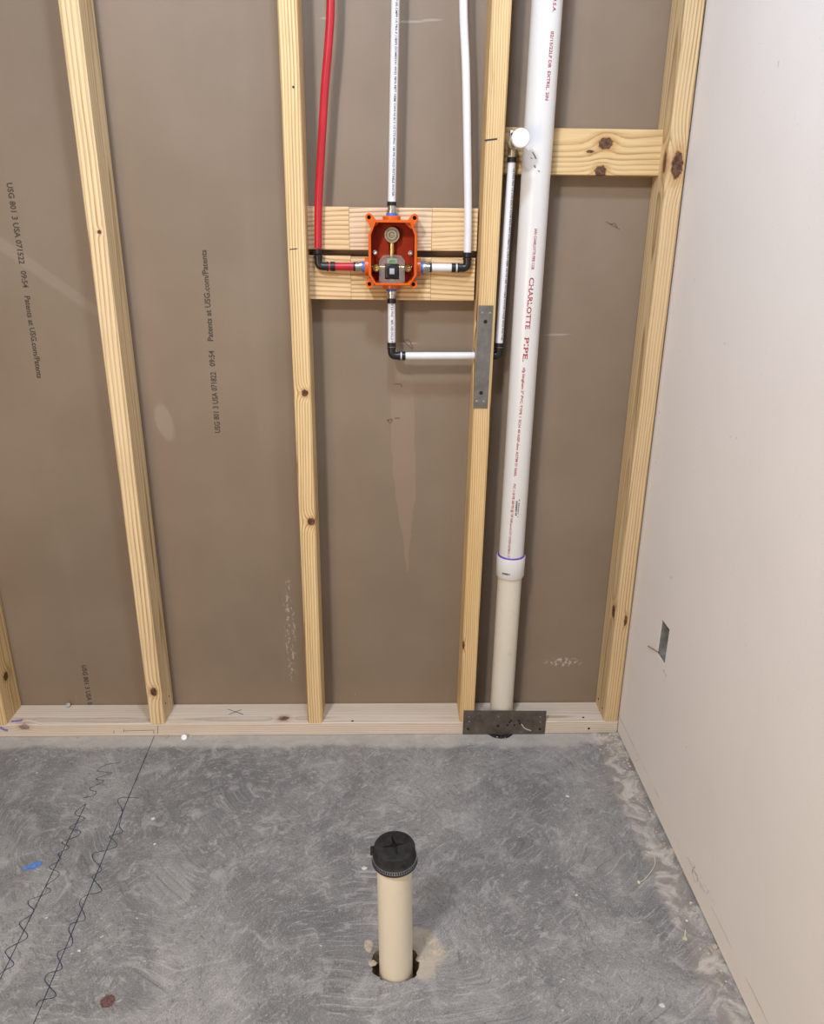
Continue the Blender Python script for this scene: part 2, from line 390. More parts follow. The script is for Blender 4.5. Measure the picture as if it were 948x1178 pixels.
M['dark_hole'] = plain('dark_hole', (0.012, 0.010, 0.009), 0.9, 0.2)
M['grey_box'] = plain('grey_galvanised_box', (0.26, 0.255, 0.245), 0.5, 0.25, 60, Metallic=0.3)
def mat_orange():
    t = NT('orange_plastic'); v, x = t.coords()
    n = t.noise(v, 50, 3)
    return t.done(t.mix(n, (0.62, 0.098, 0.005), (0.70, 0.130, 0.008)), 0.33, n, 0.05, 0.001)
M['orange'] = mat_orange()
def mat_orange_shaded():
    t = NT('shaded_orange_plastic'); v, x = t.coords(); n = t.noise(v, 60, 3)  # same orange plastic, the shade inside the box put into its colour
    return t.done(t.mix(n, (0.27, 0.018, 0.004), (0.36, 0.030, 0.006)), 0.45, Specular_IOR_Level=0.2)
M['orange_shaded'] = mat_orange_shaded()
def mat_clear():
    t = NT('clear_plastic'); v, x = t.coords(); tr = t.n('ShaderNodeBsdfTransparent'); tr.inputs[0].default_value = (0.86, 0.84, 0.82, 1)
    mx = t.n('ShaderNodeMixShader'); mx.inputs[0].default_value = 0.18
    t.put(t.bsdf.inputs['Base Color'], t.mix(t.noise(v, 40, 2), (0.60, 0.56, 0.52), (0.72, 0.68, 0.64))); t.bsdf.inputs['Roughness'].default_value = 0.12
    t.t.links.new(tr.outputs[0], mx.inputs[1]); t.t.links.new(t.bsdf.outputs[0], mx.inputs[2])
    t.t.links.new(mx.outputs[0], t.t.nodes['Material Output'].inputs[0]); return t.mat
M['clear'] = mat_clear()
def mat_steel():
    t = NT('galvanised_plate'); v, x = t.coords(); n = t.noise(v, 30, 5, 0.6); n2 = t.noise(v, 9, 3)
    c = t.mix(t.smooth(n, 0.3, 0.7), (0.16, 0.155, 0.145), (0.24, 0.235, 0.225))
    c = t.mix(t.mul(t.smooth(n2, 0.6, 0.75), 0.5), c, (0.22, 0.12, 0.055))
    return t.done(c, 0.42, n, 0.1, 0.0005, Metallic=0.55)
M['steel'] = mat_steel()
def mat_steel_dirty():
    t = NT('dark_dirty_plate'); v, x = t.coords(); n = t.noise(v, 36, 5, 0.65); n2 = t.noise(v, 14, 4, 0.6)
    c = t.mix(t.smooth(n, 0.3, 0.7), (0.085, 0.075, 0.060), (0.145, 0.128, 0.105))
    c = t.mix(t.mul(t.smooth(n2, 0.58, 0.70), 0.6), c, (0.16, 0.095, 0.05))
    c = t.mix(t.mul(t.smooth(n, 0.66, 0.74), 0.5), c, (0.33, 0.30, 0.27))
    return t.done(c, 0.5, n, 0.15, 0.0006, Metallic=0.4)
M['steel_dirty'] = mat_steel_dirty()
def mat_pvc(name, a, b, dirt, dcol):
    t = NT(name); v, x = t.coords()
    n = t.noise(v, 6, 4, 0.6); c = t.mix(n, a, b)
    d = t.smooth(t.noise(t.vec(t.mul(x[0], 60), t.mul(x[1], 60), t.mul(x[2], 28)), 1.0, 6, 0.75), 0.58, 0.72)
    c = t.mix(t.mul(d, dirt), c, dcol)
    return t.done(c, 0.30, n, 0.03, 0.001)
M['pvc'] = mat_pvc('white_pvc', (0.66, 0.655, 0.64), (0.73, 0.725, 0.71), 0.10, (0.52, 0.48, 0.42))
M['pvc_old'] = mat_pvc('cream_dusty_pvc', (0.64, 0.60, 0.50), (0.73, 0.69, 0.59), 0.50, (0.50, 0.38, 0.24))
M['pvc_stub'] = mat_pvc('cream_pvc', (0.70, 0.655, 0.53), (0.78, 0.735, 0.61), 0.18, (0.50, 0.42, 0.28))

# ------------------------------------------------------------------ the setting
STUB = Vector((0.0134, -0.6795, 0.0)); PIPEX = 0.2997
def blob(cx, cy, rads, jit, seed):
    r = random.Random(seed); n = 40; out = []
    for k in range(n):
        a = 2*math.pi*k/n; c_, s_ = math.cos(a), math.sin(a)
        rx = rads[0] if c_ > 0 else rads[1]; ry = rads[2] if s_ > 0 else rads[3]
        j = 1 + r.uniform(-jit, jit); out.append((cx + rx*c_*j, cy + ry*s_*j))
    return out
hole1 = blob(STUB.x, STUB.y, (0.043, 0.046, 0.050, 0.0325), 0.06, 3)
hole2 = blob(0.2950, 0.024, (0.041, 0.041, 0.045, 0.045), 0.015, 4)
fl = MB(); fl.prism([(-3.0, -4.2), (0.75, -4.2), (0.75, 0.11), (-3.0, 0.11)], 0.0, None, [hole1, hole2], 'XY')
floor = struct(fl.build('floor', M['concrete']), 'grey trowelled concrete slab with dusty edges')
for f in floor.data.polygons:
    if f.normal.z < 0: f.flip()
def lining(hole, depth, shrink, mat, seed):
    r = random.Random(seed); c = Vector((sum(p[0] for p in hole)/len(hole), sum(p[1] for p in hole)/len(hole), 0)); n = len(hole); vs = []
    for lv, (z, s_) in enumerate(((0, 1.0), (-depth*0.3, 1-shrink*0.4), (-depth, 1-shrink))):
        for p in hole:
            q = c + (Vector((p[0], p[1], 0)) - c)*s_*(1 + (r.uniform(-0.03, 0.03) if lv else 0)); vs.append((q.x, q.y, z))
    fs = [(i*n+k, i*n+(k+1) % n, (i+1)*n+(k+1) % n, (i+1)*n+k) for i in range(2) for k in range(n)] + [tuple(2*n+k for k in range(n))]
    return MB().raw(vs, fs).build('hole_lining', mat, floor)
lining(hole1, 0.05, 0.12, M['earth'], 1); lining(hole2, 0.03, 0.10, M['earth'], 2)
# broken pale flakes of mortar at the stub
def rock(c, sx, sy_, sz, seed, mb=None):
    r = random.Random(seed); bm = bmesh.new(); bmesh.ops.create_icosphere(bm, subdivisions=1, radius=1.0)
    for w in bm.verts:
        k = r.uniform(0.72, 1.12); w.co = Vector((w.co.x*sx*k, w.co.y*sy_*k, max(w.co.z, -0.55)*sz*k))
    lo = min(w.co.z for w in bm.verts); bm.verts.index_update(); mb = mb or MB()
    mb.raw([w.co - Vector((0, 0, lo)) + Vector(c) for w in bm.verts], [[w.index for w in f.verts] for f in bm.faces]); bm.free(); return mb
for i, (u, v_, sx, sy_) in enumerate(((497, 1083, 0.020, 0.014), (503, 1096, 0.018, 0.012), (424, 1088, 0.012, 0.018), (484, 1103, 0.012, 0.010), (428, 1108, 0.010, 0.008), (455, 1120, 0.018, 0.005))):
    p = on_floor(u, v_); rock((p.x, p.y, -0.001), sx, sy_, 0.0022, 40+i).build('mortar_flake', M['tan_mortar'], floor)

def ribbon(pts, w, z, name, mat, parent):
    vs = []; fs = []; n = len(pts)
    for i, p in enumerate(pts):
        t = (pts[min(n-1, i+1)] - pts[max(0, i-1)]); t.z = 0; t = t.normalized() if t.length > 1e-9 else Vector((1, 0, 0))
        s_ = Vector((-t.y, t.x, 0))*w/2*(0.75 + 0.5*random.random())
        vs += [(p.x+s_.x, p.y+s_.y, z), (p.x-s_.x, p.y-s_.y, z)]
        if i: fs.append((2*i-2, 2*i-1, 2*i+1, 2*i))
    return MB().raw(vs, fs).build(name, mat, parent, recalc=False)
K = 240/836
def zp(L): return [on_floor(x*K, 840 + y*K) for x, y in L]
q1 = [(480,130),(425,140),(390,163),(420,168),(448,172),(385,195),(415,205),(360,235),(385,248),(375,262),(335,272)]
q1b = [(345,295),(300,335),(340,355),(280,390),(320,405),(310,425),(248,450),(278,470),(235,495),(243,520),(197,550),(235,570),(230,590),(185,625),(203,640),(190,655),(120,680),(115,700),(135,720),(125,740),(80,770),(85,790),(110,820),(100,840),(50,865),(22,885),(30,905),(55,935),(45,950),(15,965),(-20,1000)]
q2 = [(560,273),(490,270),(472,285),(490,320),(485,355),(478,385),(490,410),(440,425),(455,440),(470,465),(430,480),(375,495),(375,520),(400,545),(405,565),(370,585),(380,605),(405,635),(400,650),(340,665),(318,695),(330,720),(340,760),(290,775),(275,800),(290,835),(285,865),(240,885),(230,905),(248,945),(240,962),(195,975),(180,1000),(200,1030),(222,1055),(215,1072),(160,1085),(145,1105)]
for L in (q1, q1b, q2): ribbon(catmull(zp(L)), 0.0014, 0.0006, 'marker_squiggle', M['marker'], floor)
def straight(a, b, n=40):
    a, b = zp([a, b]); return [a.lerp(b, i/n) for i in range(n+1)]
ribbon(straight((618, 25), (135, 1178)), 0.0015, 0.0007, 'snapped_line', M['marker'], floor)
ribbon(straight((345, 295), (0, 1000)), 0.0015, 0.0007, 'snapped_line', M['marker'], floor)
p = on_floor(37, 997); MB().prism([(p.x+dx*0.001, p.y+dy*0.001) for dx, dy in ((-21, -9), (-4, 10), (16, 16), (18, 4), (8, -6), (-6, -8))], 0.0006, None, (), 'XY').build('chalk_smudge', M['blue_chalk'], floor, recalc=False)
p = on_floor(124, 1152); MB().prism(blob(p.x, p.y, (0.0125,)*4, 0.10, 9), 0.0006, None, (), 'XY').build('stain_spot', M['rust_stain'], floor, recalc=False)
for o in floor.children:
    if o.name.startswith(('chalk', 'stain')):
        for f in o.data.polygons:
            if f.normal.z < 0: f.flip()

# back wall: two big boards meeting behind the second stud
BY = 0.0889
back = MB().box(-3.0, 0.75, BY+0.0254, BY+0.05, -0.02, 2.75).build('wall_back', M['board']); struct(back, 'brown backed gypsum wall behind open framing')
b1 = MB().box(-3.0, -0.6075, BY, BY+0.0254, 0.004, 2.75).build('gypsum_board', M['board'], back)
b2 = MB().box(-0.6065, 0.6125, BY, BY+0.0254, 0.004, 2.75).build('gypsum_board', M['board'], back)
INK = M['board_ink']
text_flat('USG 801 3 USA 071522', -0.808, 1.339, 0.165, 0.0125, False, BY-0.0004, INK, b1)
text_flat('09:54', -0.808, 1.160, 0.036, 0.0125, False, BY-0.0004, INK, b1)
text_flat('Patents at USG.com/Patents', -0.808, 1.107, 0.184, 0.0125, False, BY-0.0004, INK, b1)
text_flat('USG 801 3 USA 071522', -0.8105, 0.161, 0.165, 0.0125, False, BY-0.0004, INK, b1)
text_flat('USG 801 3 USA 071822', -0.4105, 0.795, 0.145, 0.0130, True, BY-0.0004, INK, b2)
text_flat('09:54', -0.4105, 0.953, 0.036, 0.0130, True, BY-0.0004, INK, b2)
text_flat('Patents at USG.com/Patents', -0.4105, 1.010, 0.198, 0.0130, True, BY-0.0004, INK, b2)
def scrawl(L, w, y, mat, parent, name='scuff_mark'):
    pts = catmull([on_wall(u, v_, y) for u, v_ in L], 4); vs = []; fs = []
    for i, p in enumerate(pts):
        t = (pts[min(len(pts)-1, i+1)] - pts[max(0, i-1)]).normalized(); s_ = Vector((-t.z, 0, t.x))*w/2
        vs += [p+s_, p-s_]
        if i: fs.append((2*i-2, 2*i-1, 2*i+1, 2*i))
    return MB().raw(vs, fs).build(name, mat, parent, recalc=False)
M['scuff'] = plain('torn_paper_scuff', (0.16, 0.105, 0.065), 0.9, 0.3, 200)
for L in ([(464, 392), (470, 391), (474, 398), (474, 401), (468, 396), (464, 392)], [(453, 442), (461, 442), (462, 445)], [(454, 481), (460, 481)], [(445, 484), (451, 482), (449, 487), (446, 483)],
          [(697, 255), (703, 258), (713, 264)], [(702, 259), (707, 257), (710, 262)]):
    scrawl(L, 0.0022, BY-0.0004, M['scuff'], b2)

# right wall
SLOT = [(-0.187, 0.4425), (-0.236, 0.4425), (-0.236, 0.3555), (-0.187, 0.3555)]
mb = MB()
th = 0.0127
outer = [(0.1, 0.007), (-4.2, 0.007), (-4.2, 2.75), (0.1, 2.75)]
mb.prism(outer, 0.0, th, [SLOT], 'YZ')
mb.v = [Vector((WALLX0 + WALLS*w.y + w.x, w.y, w.z)) for w in mb.v]
wr = mb.build('wall_right', M['white_wall']); struct(wr, 'white gypsum board side wall with a cut outlet hole')
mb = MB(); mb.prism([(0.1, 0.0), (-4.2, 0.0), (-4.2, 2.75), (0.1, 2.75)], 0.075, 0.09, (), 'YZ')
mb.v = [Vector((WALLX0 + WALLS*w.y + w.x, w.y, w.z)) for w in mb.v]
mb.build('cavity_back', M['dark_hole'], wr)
# the outlet box behind the cut-out, seen through it
bx = thing('outlet_box', 'grey electrical box set behind the hole in white wall', 'outlet box', (WALLX0+0.012, -0.21, 0.35))
x0 = WALLX0 + 0.0022 + th
MB().box(WALLX0+0.0035, x0+0.010, -0.1895, -0.1873, 0.3560, 0.4420).box(WALLX0+0.0035, x0+0.045, -0.2355, -0.1875, 0.3558, 0.3575).build('box_shell', M['grey_box'], bx)
for i in range(7): rock((x0+0.004+random.random()*0.02, -0.222+random.random()*0.028, 0.3575), 0.004, 0.004, 0.005, 90+i).build('rubble', M['grey_box'], bx)
# torn paper whisker at the cut-out
a, b = on_right(747, 743), on_right(758, 751)
MB().tube([a + Vector((-0.004, 0, 0)), (a+b)/2 + Vector((-0.003, 0, 0.001)), b + Vector((0.001, 0, 0))], 0.0009, 6).build('torn_whisker', M['scuff'], wr)
M['line_dark'] = M['dark_hole']

# ------------------------------------------------------------------ lumber
def lumber(name, axis, base, L, w, d, mat, lean=(0, 0), bev=0.0028, secs=None, shift=None, cutfl=None, n=14):
    # cross-section u (width) x depth (y), swept along l; front face at depth 0
    ls = sorted(set([L*i/n for i in range(n+1)] + list(secs or []))); vs = []; fs = []
    for l in ls:
        t = l/L; su = lean[0]*t + (shift(l) if shift else 0); sd = lean[1]*t
        c = cutfl(l) if cutfl else 0
        h = w/2; ring = [(-h+bev+c, 0), (h-bev, 0), (h, bev), (h, d-bev), (h-bev, d), (-h+bev, d), (-h, d-bev), (-h, bev+c*0.8)]
        for (u, y) in ring:
            u += su; y += sd
            vs.append((u, y, l) if axis == 'Z' else (l, y, u))
    k = 8
    for i in range(len(ls)-1):
        for j in range(k): fs.append((i*k+j, i*k+(j+1) % k, (i+1)*k+(j+1) % k, (i+1)*k+j))
    fs.append(tuple(range(k))[::-1]); fs.append(tuple((len(ls)-1)*k+j for j in range(k)))
    mb = MB().raw([Vector(p)+Vector(base) for p in vs], fs)
    return mb.build(name, mat, None, origin=base)
PT = 0.0381; ST = 2.75 - PT
YEL = dict(light=(0.74, 0.545, 0.285), dark=(0.33, 0.175, 0.055))
woodA = wood('pine_stud_a', 11, knots=[(0.019, 0.12, 0.006, 0.012, 0.04, 0.012)], cu=0.06, cd=0.06, freq=200, **YEL)
woodB = wood('pine_stud_b', 12, knots=[(0.000, 0.097, 0.0085, 0.013), (0.004, 1.205, 0.004, 0.004)], light=(0.80, 0.63, 0.375), dark=(0.37, 0.205, 0.075), cu=0.055, cd=0.06, freq=155, slope=0.010)
woodC = wood('pine_stud_c', 13, knots=[(0.0045, 0.872, 0.0085, 0.008), (0.0085, 0.565, 0.0095, 0.010)], light=(0.80, 0.605, 0.325), dark=(0.30, 0.155, 0.048), cu=0.06, cd=0.05, freq=215, slope=0.005)
woodD = wood('pine_stud_d', 14, knots=[(-0.017, 0.23, 0.004, 0.012, 0.0, 0.01), (-0.019, 1.49, 0.004, 0.03, 0.004, 0.008)], light=(0.74, 0.54, 0.275), dark=(0.34, 0.18, 0.055), cu=-0.07, cd=0.05, freq=260, slope=0.004)
woodE = wood('pine_stud_e', 15, knots=[(-0.001, 1.347, 0.0125, 0.027, 0.0, 0.025), (-0.019, 1.352, 0.006, 0.026, 0.018, 0.011), (0.007, 0.300, 0.004, 0.016, 0.0, 0.015), (-0.019, 0.315, 0.006, 0.018, 0.022, 0.011)], light=(0.68, 0.515, 0.295), dark=(0.31, 0.18, 0.068), cu=0.045, cd=0.03, freq=190, slope=0.006, wob=0.014)
GS = 'studs nailed up along the wall'
sA = tag(lumber('wall_stud', 'Z', (-1.0115, 0, PT), ST, 0.0381, BY-0.0005, woodA, lean=(-0.004, 0)), 'pine stud cut off by the left edge of the picture', 'stud', GS)
sB = tag(lumber('wall_stud', 'Z', (-0.6045, 0, PT), ST, 0.0381, BY-0.0005, woodB, lean=(-0.004, 0)), 'pale pine stud at left where the snapped floor line ends', 'stud', GS)
sC = tag(lumber('wall_stud', 'Z', (-0.1945, 0, PT), ST, 0.0381, BY-0.0005, woodC, lean=(-0.003, 0)), 'pine stud with two knots just left of the red pipe', 'stud', GS)
def wane(l): return 0.007*max(0.0, 1-abs(l-1.50)/0.075)
sD = tag(lumber('wall_stud', 'Z', (0.2035, 0, PT), ST, 0.0381, BY-0.0005, woodD, lean=(0.014, 0), secs=[1.42+0.01*i for i in range(17)], cutfl=wane), 'pine stud carrying the upright steel nail plate', 'stud', GS)
sE = tag(lumber('wall_stud', 'Z', (0.5870, 0, PT), ST, 0.0381, BY-0.0005, woodE, lean=(-0.005, 0)), 'pine corner stud with big dark knot against white wall', 'stud', GS)
woodP = wood('pale_plate_pine', 21, axis='X', knots=[(0.012, 2.052, 0.008, 0.014, 0.0, 0.012), (0.019, 2.72, 0.006, 0.016, 0.02, 0.010)], light=(0.72, 0.625, 0.50), dark=(0.42, 0.31, 0.21), cu=0.05, cd=0.02, freq=170, slope=0.003, dust=0.45, contrast=1.0)
plate = tag(lumber('sill_plate', 'X', (-3.0, 0.0, PT/2), 3.606, PT, BY-0.0005, woodP, n=30, bev=0.002), 'pale horizontal bottom plate lying on the concrete under the studs', 'sill plate')
# pipe hole in the plate, bored hole in the stud
def pipe_axis(z): return (PIPEX + 0.0015*(z-0.8)/1.0, 0.0330 - 0.0093*z)
PZ = 0.9885; PEXY = 0.036
cut(plate, MB().tube([(*pipe_axis(-0.02), -0.02), (*pipe_axis(0.06), 0.06)], 0.0345, 32).build('bore', M['earth']))
cut(sD, MB().tube([(0.15, PEXY, PZ), (0.27, PEXY, PZ)], 0.0115, 24).build('bore', M['earth']))
cut(sD, MB().tube([(0.17, 0.036, 1.062), (0.205, 0.036, 1.062)], 0.010, 20).build('bore', M['earth']))
# nail heads, crayon and pencil on the lumber
def dot(p, r, axis, mat, parent, name='nail_head'):
    return MB().lathe(p, axis, [(0.0, r), (0.0008, r), (0.0010, r*0.7), (0.0010, 0)], 10).build(name, mat, parent)
M['nail'] = plain('dark_nail', (0.03, 0.028, 0.026), 0.5, 0.3, 90, Metallic=0.5)
for (u, v_) in ((671, 825.5), (405.5, 829.5)):
    p = on_floor(u, v_, PT); dot((p.x, p.y, PT), 0.003, (0, 0, 1), M['nail'], plate)
dot(on_wall(677.5, 838, -0.0002), 0.003, (0, -1, 0), M['nail'], plate)
dot(on_wall(337.5, 100, -0.0002), 0.0022, (0, -1, 0), M['nail'], sC)
for (u, v_) in ((688.5, 804), (693, 814.5)):
    d = ray(u, v_); t = (0.5678 - CAM.x)/d.x; dot(CAM + d*t, 0.0028, (-1, 0, 0), M['nail'], sE)
for (u, v_) in ((190.5, 809), (194.5, 801)):
    d = ray(u, v_); t = (-0.5856 - CAM.x)/d.x; dot(CAM + d*t, 0.0028, (1, 0, 0), M['nail'], sB)
def marks(L, w, mat, parent, y=-0.0005, name='pencil_mark'): return scrawl(L, w, y, mat, parent, name)
for L in ([(142.5, 839), (142.5, 842)], [(142.5, 841), (177, 840)], [(177, 840), (177, 844)], [(181.5, 835), (181.5, 844.5)], [(131, 840), (131, 844)]): marks(L, 0.0012, M['pencil'], plate)
marks([(0, 836.5), (4, 839), (9, 840.5)], 0.007, M['crayon'], plate, name='crayon_mark')
def topmark(L, w, mat, name):
    pts = [on_floor(u, v_, PT) for u, v_ in L]; ribbon(catmull(pts, 4), w, PT+0.0005, name, mat, plate)
topmark([(13, 830), (20, 829.5), (26, 828.5)], 0.010, M['crayon'], 'crayon_mark')
topmark([(262, 816), (280, 822)], 0.002, M['pencil'], 'pencil_mark'); topmark([(263, 822), (278, 816.5)], 0.002, M['pencil'], 'pencil_mark')
marks([(557.5, 161.5), (566, 160.5), (572, 159.8)], 0.0032, M['black_ink'], sD, name='marker_stroke')
marks([(333, 287.0), (342, 286.0)], 0.0020, M['black_ink'], sC, name='marker_stroke')

BF = 0.0505; BT = BY - 0.0006 - BF
def block(x0, x1, z0, z1, label, mat):
    return tag(lumber('blocking_board', 'X', (x0, BF, (z0+z1)/2), x1-x0, z1-z0, BT, mat, n=4, bev=0.0012), label, 'blocking', 'short blocking boards between studs')
ORG = dict(light=(0.75, 0.555, 0.31), dark=(0.29, 0.145, 0.048)); PNK = dict(light=(0.77, 0.61, 0.41), dark=(0.33, 0.185, 0.09))
def wb(n, s, **k): return wood('blocking_pine_'+n, s, axis='X', wob=0.03, slope=0.02, **k)
block(-0.1765, -0.0882, 1.2120, 1.2990, 'upper short board behind the red pipe', wb('a', 31, cu=0.10, cd=0.06, freq=120, **ORG))
block(-0.0876, 0.0886, 1.2120, 1.2985, 'upper pinkish board behind the top of orange valve box', wb('b', 32, cu=0.09, cd=0.05, freq=125, **PNK))
block(0.0892, 0.1868, 1.2125, 1.2990, 'upper short board behind the right white supply pipe', wb('c', 33, cu=0.09, cd=0.09, freq=150, **ORG))
block(-0.1765, -0.0862, 1.1085, 1.2000, 'lower short board behind the red branch pipe', wb('d', 34, cu=-0.09, cd=0.06, freq=125, **ORG))
block(-0.0856, 0.0886, 1.1085, 1.1985, 'lower board behind the bottom of orange valve box', wb('e', 35, cu=0.085, cd=0.07, freq=130, **ORG))
block(0.0892, 0.1850, 1.1085, 1.1985, 'lower short board behind the white branch pipe', wb('f', 36, cu=-0.08, cd=0.05, freq=120, **ORG))
block(0.2315, 0.5655, 1.3670, 1.4555, 'knotty cross board behind the big white pipe at top right', wb('g', 37, cu=0.05, cd=0.05, freq=110, knots=[(0.017, 0.2165, 0.012, 0.016), (-0.037, 0.211, 0.012, 0.013), (0.001, 0.185, 0.003, 0.009)], light=(0.70, 0.52, 0.27), dark=(0.34, 0.19, 0.065)))

# ------------------------------------------------------------------ steel nail plates
np_ = thing('nail_plate', 'upright grey steel nail plate on the stud', 'nail plate', (0.205, -0.002, 0.88), 'steel nail plates')
def quad_plate(P, y0, y1): return MB().prism(P, y0, y1, (), 'XZ')
quad_plate([(0.1905, 1.1035), (0.2223, 1.1035), (0.2203, 0.8785), (0.1880, 0.8785)], -0.0016, 0.0).build('plate', M['steel'], np_)
for (u, v_) in ((554.7, 359.8), (563.8, 360), (548.5, 461.5), (556.5, 461.8)): dot(on_wall(u, v_, -0.0016), 0.0024, (0, -1, 0), M['stainless'], np_, 'nail_head')
for (u, v_) in ((558.5, 370), (553.5, 452)): dot(on_wall(u, v_, -0.0016), 0.0042, (0, -1, 0), M['dark_hole'], np_, 'screw_hole')
n2 = thing('nail_plate', 'wide dark dirty nail plate over the pipe at the floor', 'nail plate', (0.305, -0.003, 0.0), 'steel nail plates')
quad_plate([(0.1945, 0.0750), (0.4125, 0.0725), (0.4125, 0.0005), (0.1940, 0.0015)], -0.0030, -0.0014).build('plate', M['steel_dirty'], n2)
for (u, v_) in ((539.5, 824.5), (540, 830), (573.5, 824.5), (621.5, 824.5), (621.5, 830.5)): dot(on_wall(u, v_, -0.0030), 0.0022, (0, -1, 0), M['stainless'], n2, 'nail_head')
for (u, v_) in ((538.5, 838.5), (573, 835), (621, 838.7)): dot(on_wall(u, v_, -0.0030), 0.0036, (0, -1, 0), M['dark_hole'], n2, 'screw_hole')
scrawl([(600, 833), (604, 838), (611, 840.5)], 0.0022, -0.0036, M['white_chip'], n2, 'scratch')
for (u, v_) in ((584, 834), (588, 829), (592, 834), (597, 829), (598, 832), (586, 831)):
    dot(on_wall(u, v_, -0.0030), 0.0030, (0, -1, 0), M['nail'], n2, 'dark_spot')

# ------------------------------------------------------------------ big PVC stack
R2 = 0.0302
st = thing('drain_vent_pipe', 'tall white plastic vent pipe with red lettering', 'pipe', (PIPEX, 0.033, 0))
CT, CB = 0.5055, 0.4510
upz = [CT-0.02+(2.75-CT+0.02)*i/12 for i in range(13)]
upo = MB().tube([(*pipe_axis(z), z) for z in upz], R2, 48).build('upper_pipe', M['pvc'], st)
loz = [-0.028+(CB+0.02+0.028)*i/8 for i in range(9)]
MB().tube([(*pipe_axis(z), z) for z in loz], R2-0.0003, 48).build('lower_pipe', M['pvc_old'], st)
ca = Vector((*pipe_axis(CB), CB)); cb = Vector((*pipe_axis(CT), CT)); ax = (cb-ca); H = ax.length
cpo = MB().lathe(ca, ax, [(0.003, R2-0.001), (0, R2+0.0005), (0, R2+0.0030), (0.003, R2+0.0045), (H-0.002, R2+0.0050), (H, R2+0.0040), (H, R2-0.001)], 48).build('coupling', M['pvc'], st)
MB().lathe(ca, ax, [(H-0.0005, R2+0.0030), (H+0.0010, R2+0.0030), (H+0.0035, R2+0.0004)], 48).build('primer_ring', M['purple'], st)
an = lambda z: (z-1.12)*0.62
RI = M['red_ink']
text_on_pipe('U.S.A.', 1.672, 0.026, 0.0065, pipe_axis, R2, an, RI, upo)
text_on_pipe('02/15/22LF DB  EXTRIL. 2IN', 1.615, 0.118, 0.0065, pipe_axis, R2, an, RI, upo)
text_on_pipe('IAN CHARLOTTE PIPE COR', 1.260, 0.082, 0.0058, pipe_axis, R2, an, RI, upo)
text_on_pipe('CHARLOTTE', 1.163, 0.108, 0.0100, pipe_axis, R2, an, RI, upo)
text_on_pipe('PIPE.', 1.038, 0.054, 0.0100, pipe_axis, R2, an, RI, upo)
text_on_pipe('xfg bingham 2" PVC TYPE 1 SCH 40 NSF-dwv ASTM D 2665,', 0.972, 0.255, 0.0055, pipe_axis, R2, an, RI, upo)
text_on_pipe('PVC 1120 PR 280 PSI @ 73F NSF-pw-G U.P. CODE ASTM D 17', 0.700, 0.190, 0.0055, pipe_axis, R2, an, RI, upo)
def barcode(zt, zb, a0, a1, r, axf, parent, along=True, n=9):
    mb = MB(); rr = random.Random(5)
    for i in range(n):
        if along: za = zt+(zb-zt)*i/n; zc = za+(zb-zt)/n*rr.uniform(0.35, 0.8); A = (a0, a1)
        else: za, zc = zt, zb; A = (a0+(a1-a0)*i/n, a0+(a1-a0)*(i+rr.uniform(0.4, 0.85))/n)
        vs = []
        for z in (za, zc):
            for k in range(3):
                a = A[0]+(A[1]-A[0])*k/2; c = axf(z); vs.append((c[0]+(r+0.0003)*math.sin(a), c[1]-(r+0.0003)*math.cos(a), z))
        mb.raw(vs, [(0, 1, 4, 3), (1, 2, 5, 4)])
    return mb.build('print_block', M['black_ink'], parent, recalc=False)
barcode(0.657, 0.620, an(0.64)+0.22, an(0.64)+0.36, R2, pipe_axis, upo)
text_on_pipe('4 482201 1', 0.662, 0.045, 0.0028, pipe_axis, R2, lambda z: an(z)+0.47, M['black_ink'], upo)
barcode(0.470, 0.4655, -0.75, -0.15, R2+0.0047, pipe_axis, cpo, False, 8)
fc = MB().lathe((0.2950, 0.024, -0.006), (0, 0, 1), [(0, 0.0405), (0.004, 0.0405), (0.006, 0.037), (0.006, 0.030)], 36).build('floor_sleeve', M['rubber'], st)
# scuffs on the upper pipe beside the stub-out
def pipe_scuff(L, w):
    pts = []
    for (u, v_) in L:
        p = on_wall(u, v_, -0.008); c = pipe_axis(p.z); a = math.asin(max(-0.95, min(0.95, (p.x-c[0])/R2))); pts.append((a, p.z))
    vs = []; fs = []
    for i, (a, z) in enumerate(pts):
        for s_ in (-1, 1):
            aa = a+s_*w/2/R2; c = pipe_axis(z); vs.append((c[0]+(R2+0.0003)*math.sin(aa), c[1]-(R2+0.0003)*math.cos(aa), z))
        if i: fs.append((2*i-2, 2*i-1, 2*i+1, 2*i))
    MB().raw(vs, fs).build('scuff_mark', M['pencil'], upo, recalc=False)
for L in ([(613, 175), (615, 179), (616.5, 183)], [(611, 181), (612.5, 182.5)], [(614.5, 190), (616, 193)], [(619, 196), (620.5, 198)]): pipe_scuff(L, 0.0025)

# ------------------------------------------------------------------ supply pipes
RP = 0.0083
def ring_on(a, b, t0, t1, r, mat, parent, name='crimp_ring', n=24):
    a, b = Vector(a), Vector(b); d = (b-a).normalized()
    return MB().lathe(a + d*t0, d, [(0, RP*0.9), (0, r), (t1-t0, r), (t1-t0, RP*0.9)], n).build(name, mat, parent)
def elbow(corner, d1, d2, reach, parent):
    c = Vector(corner); d1, d2 = Vector(d1), Vector(d2); a, b = c+d1*reach, c+d2*reach
    pts = [a, c+d1*0.010] + arc(c, c+d1*0.010, c+d2*0.010)[1:] + [b]
    e = MB().tube(pts, 0.0086, 20)
    for p, d in ((c+d1*(reach-0.004), d1), (c+d2*(reach-0.004), d2)): e.lathe(p, d, [(0, 0.008), (0, 0.0102), (0.003, 0.0102), (0.003, 0.008)], 20)
    return e.build('elbow', M['poly_black'], parent)
VZ = 1.1785           # branch height
VX = 0.0052           # valve centre
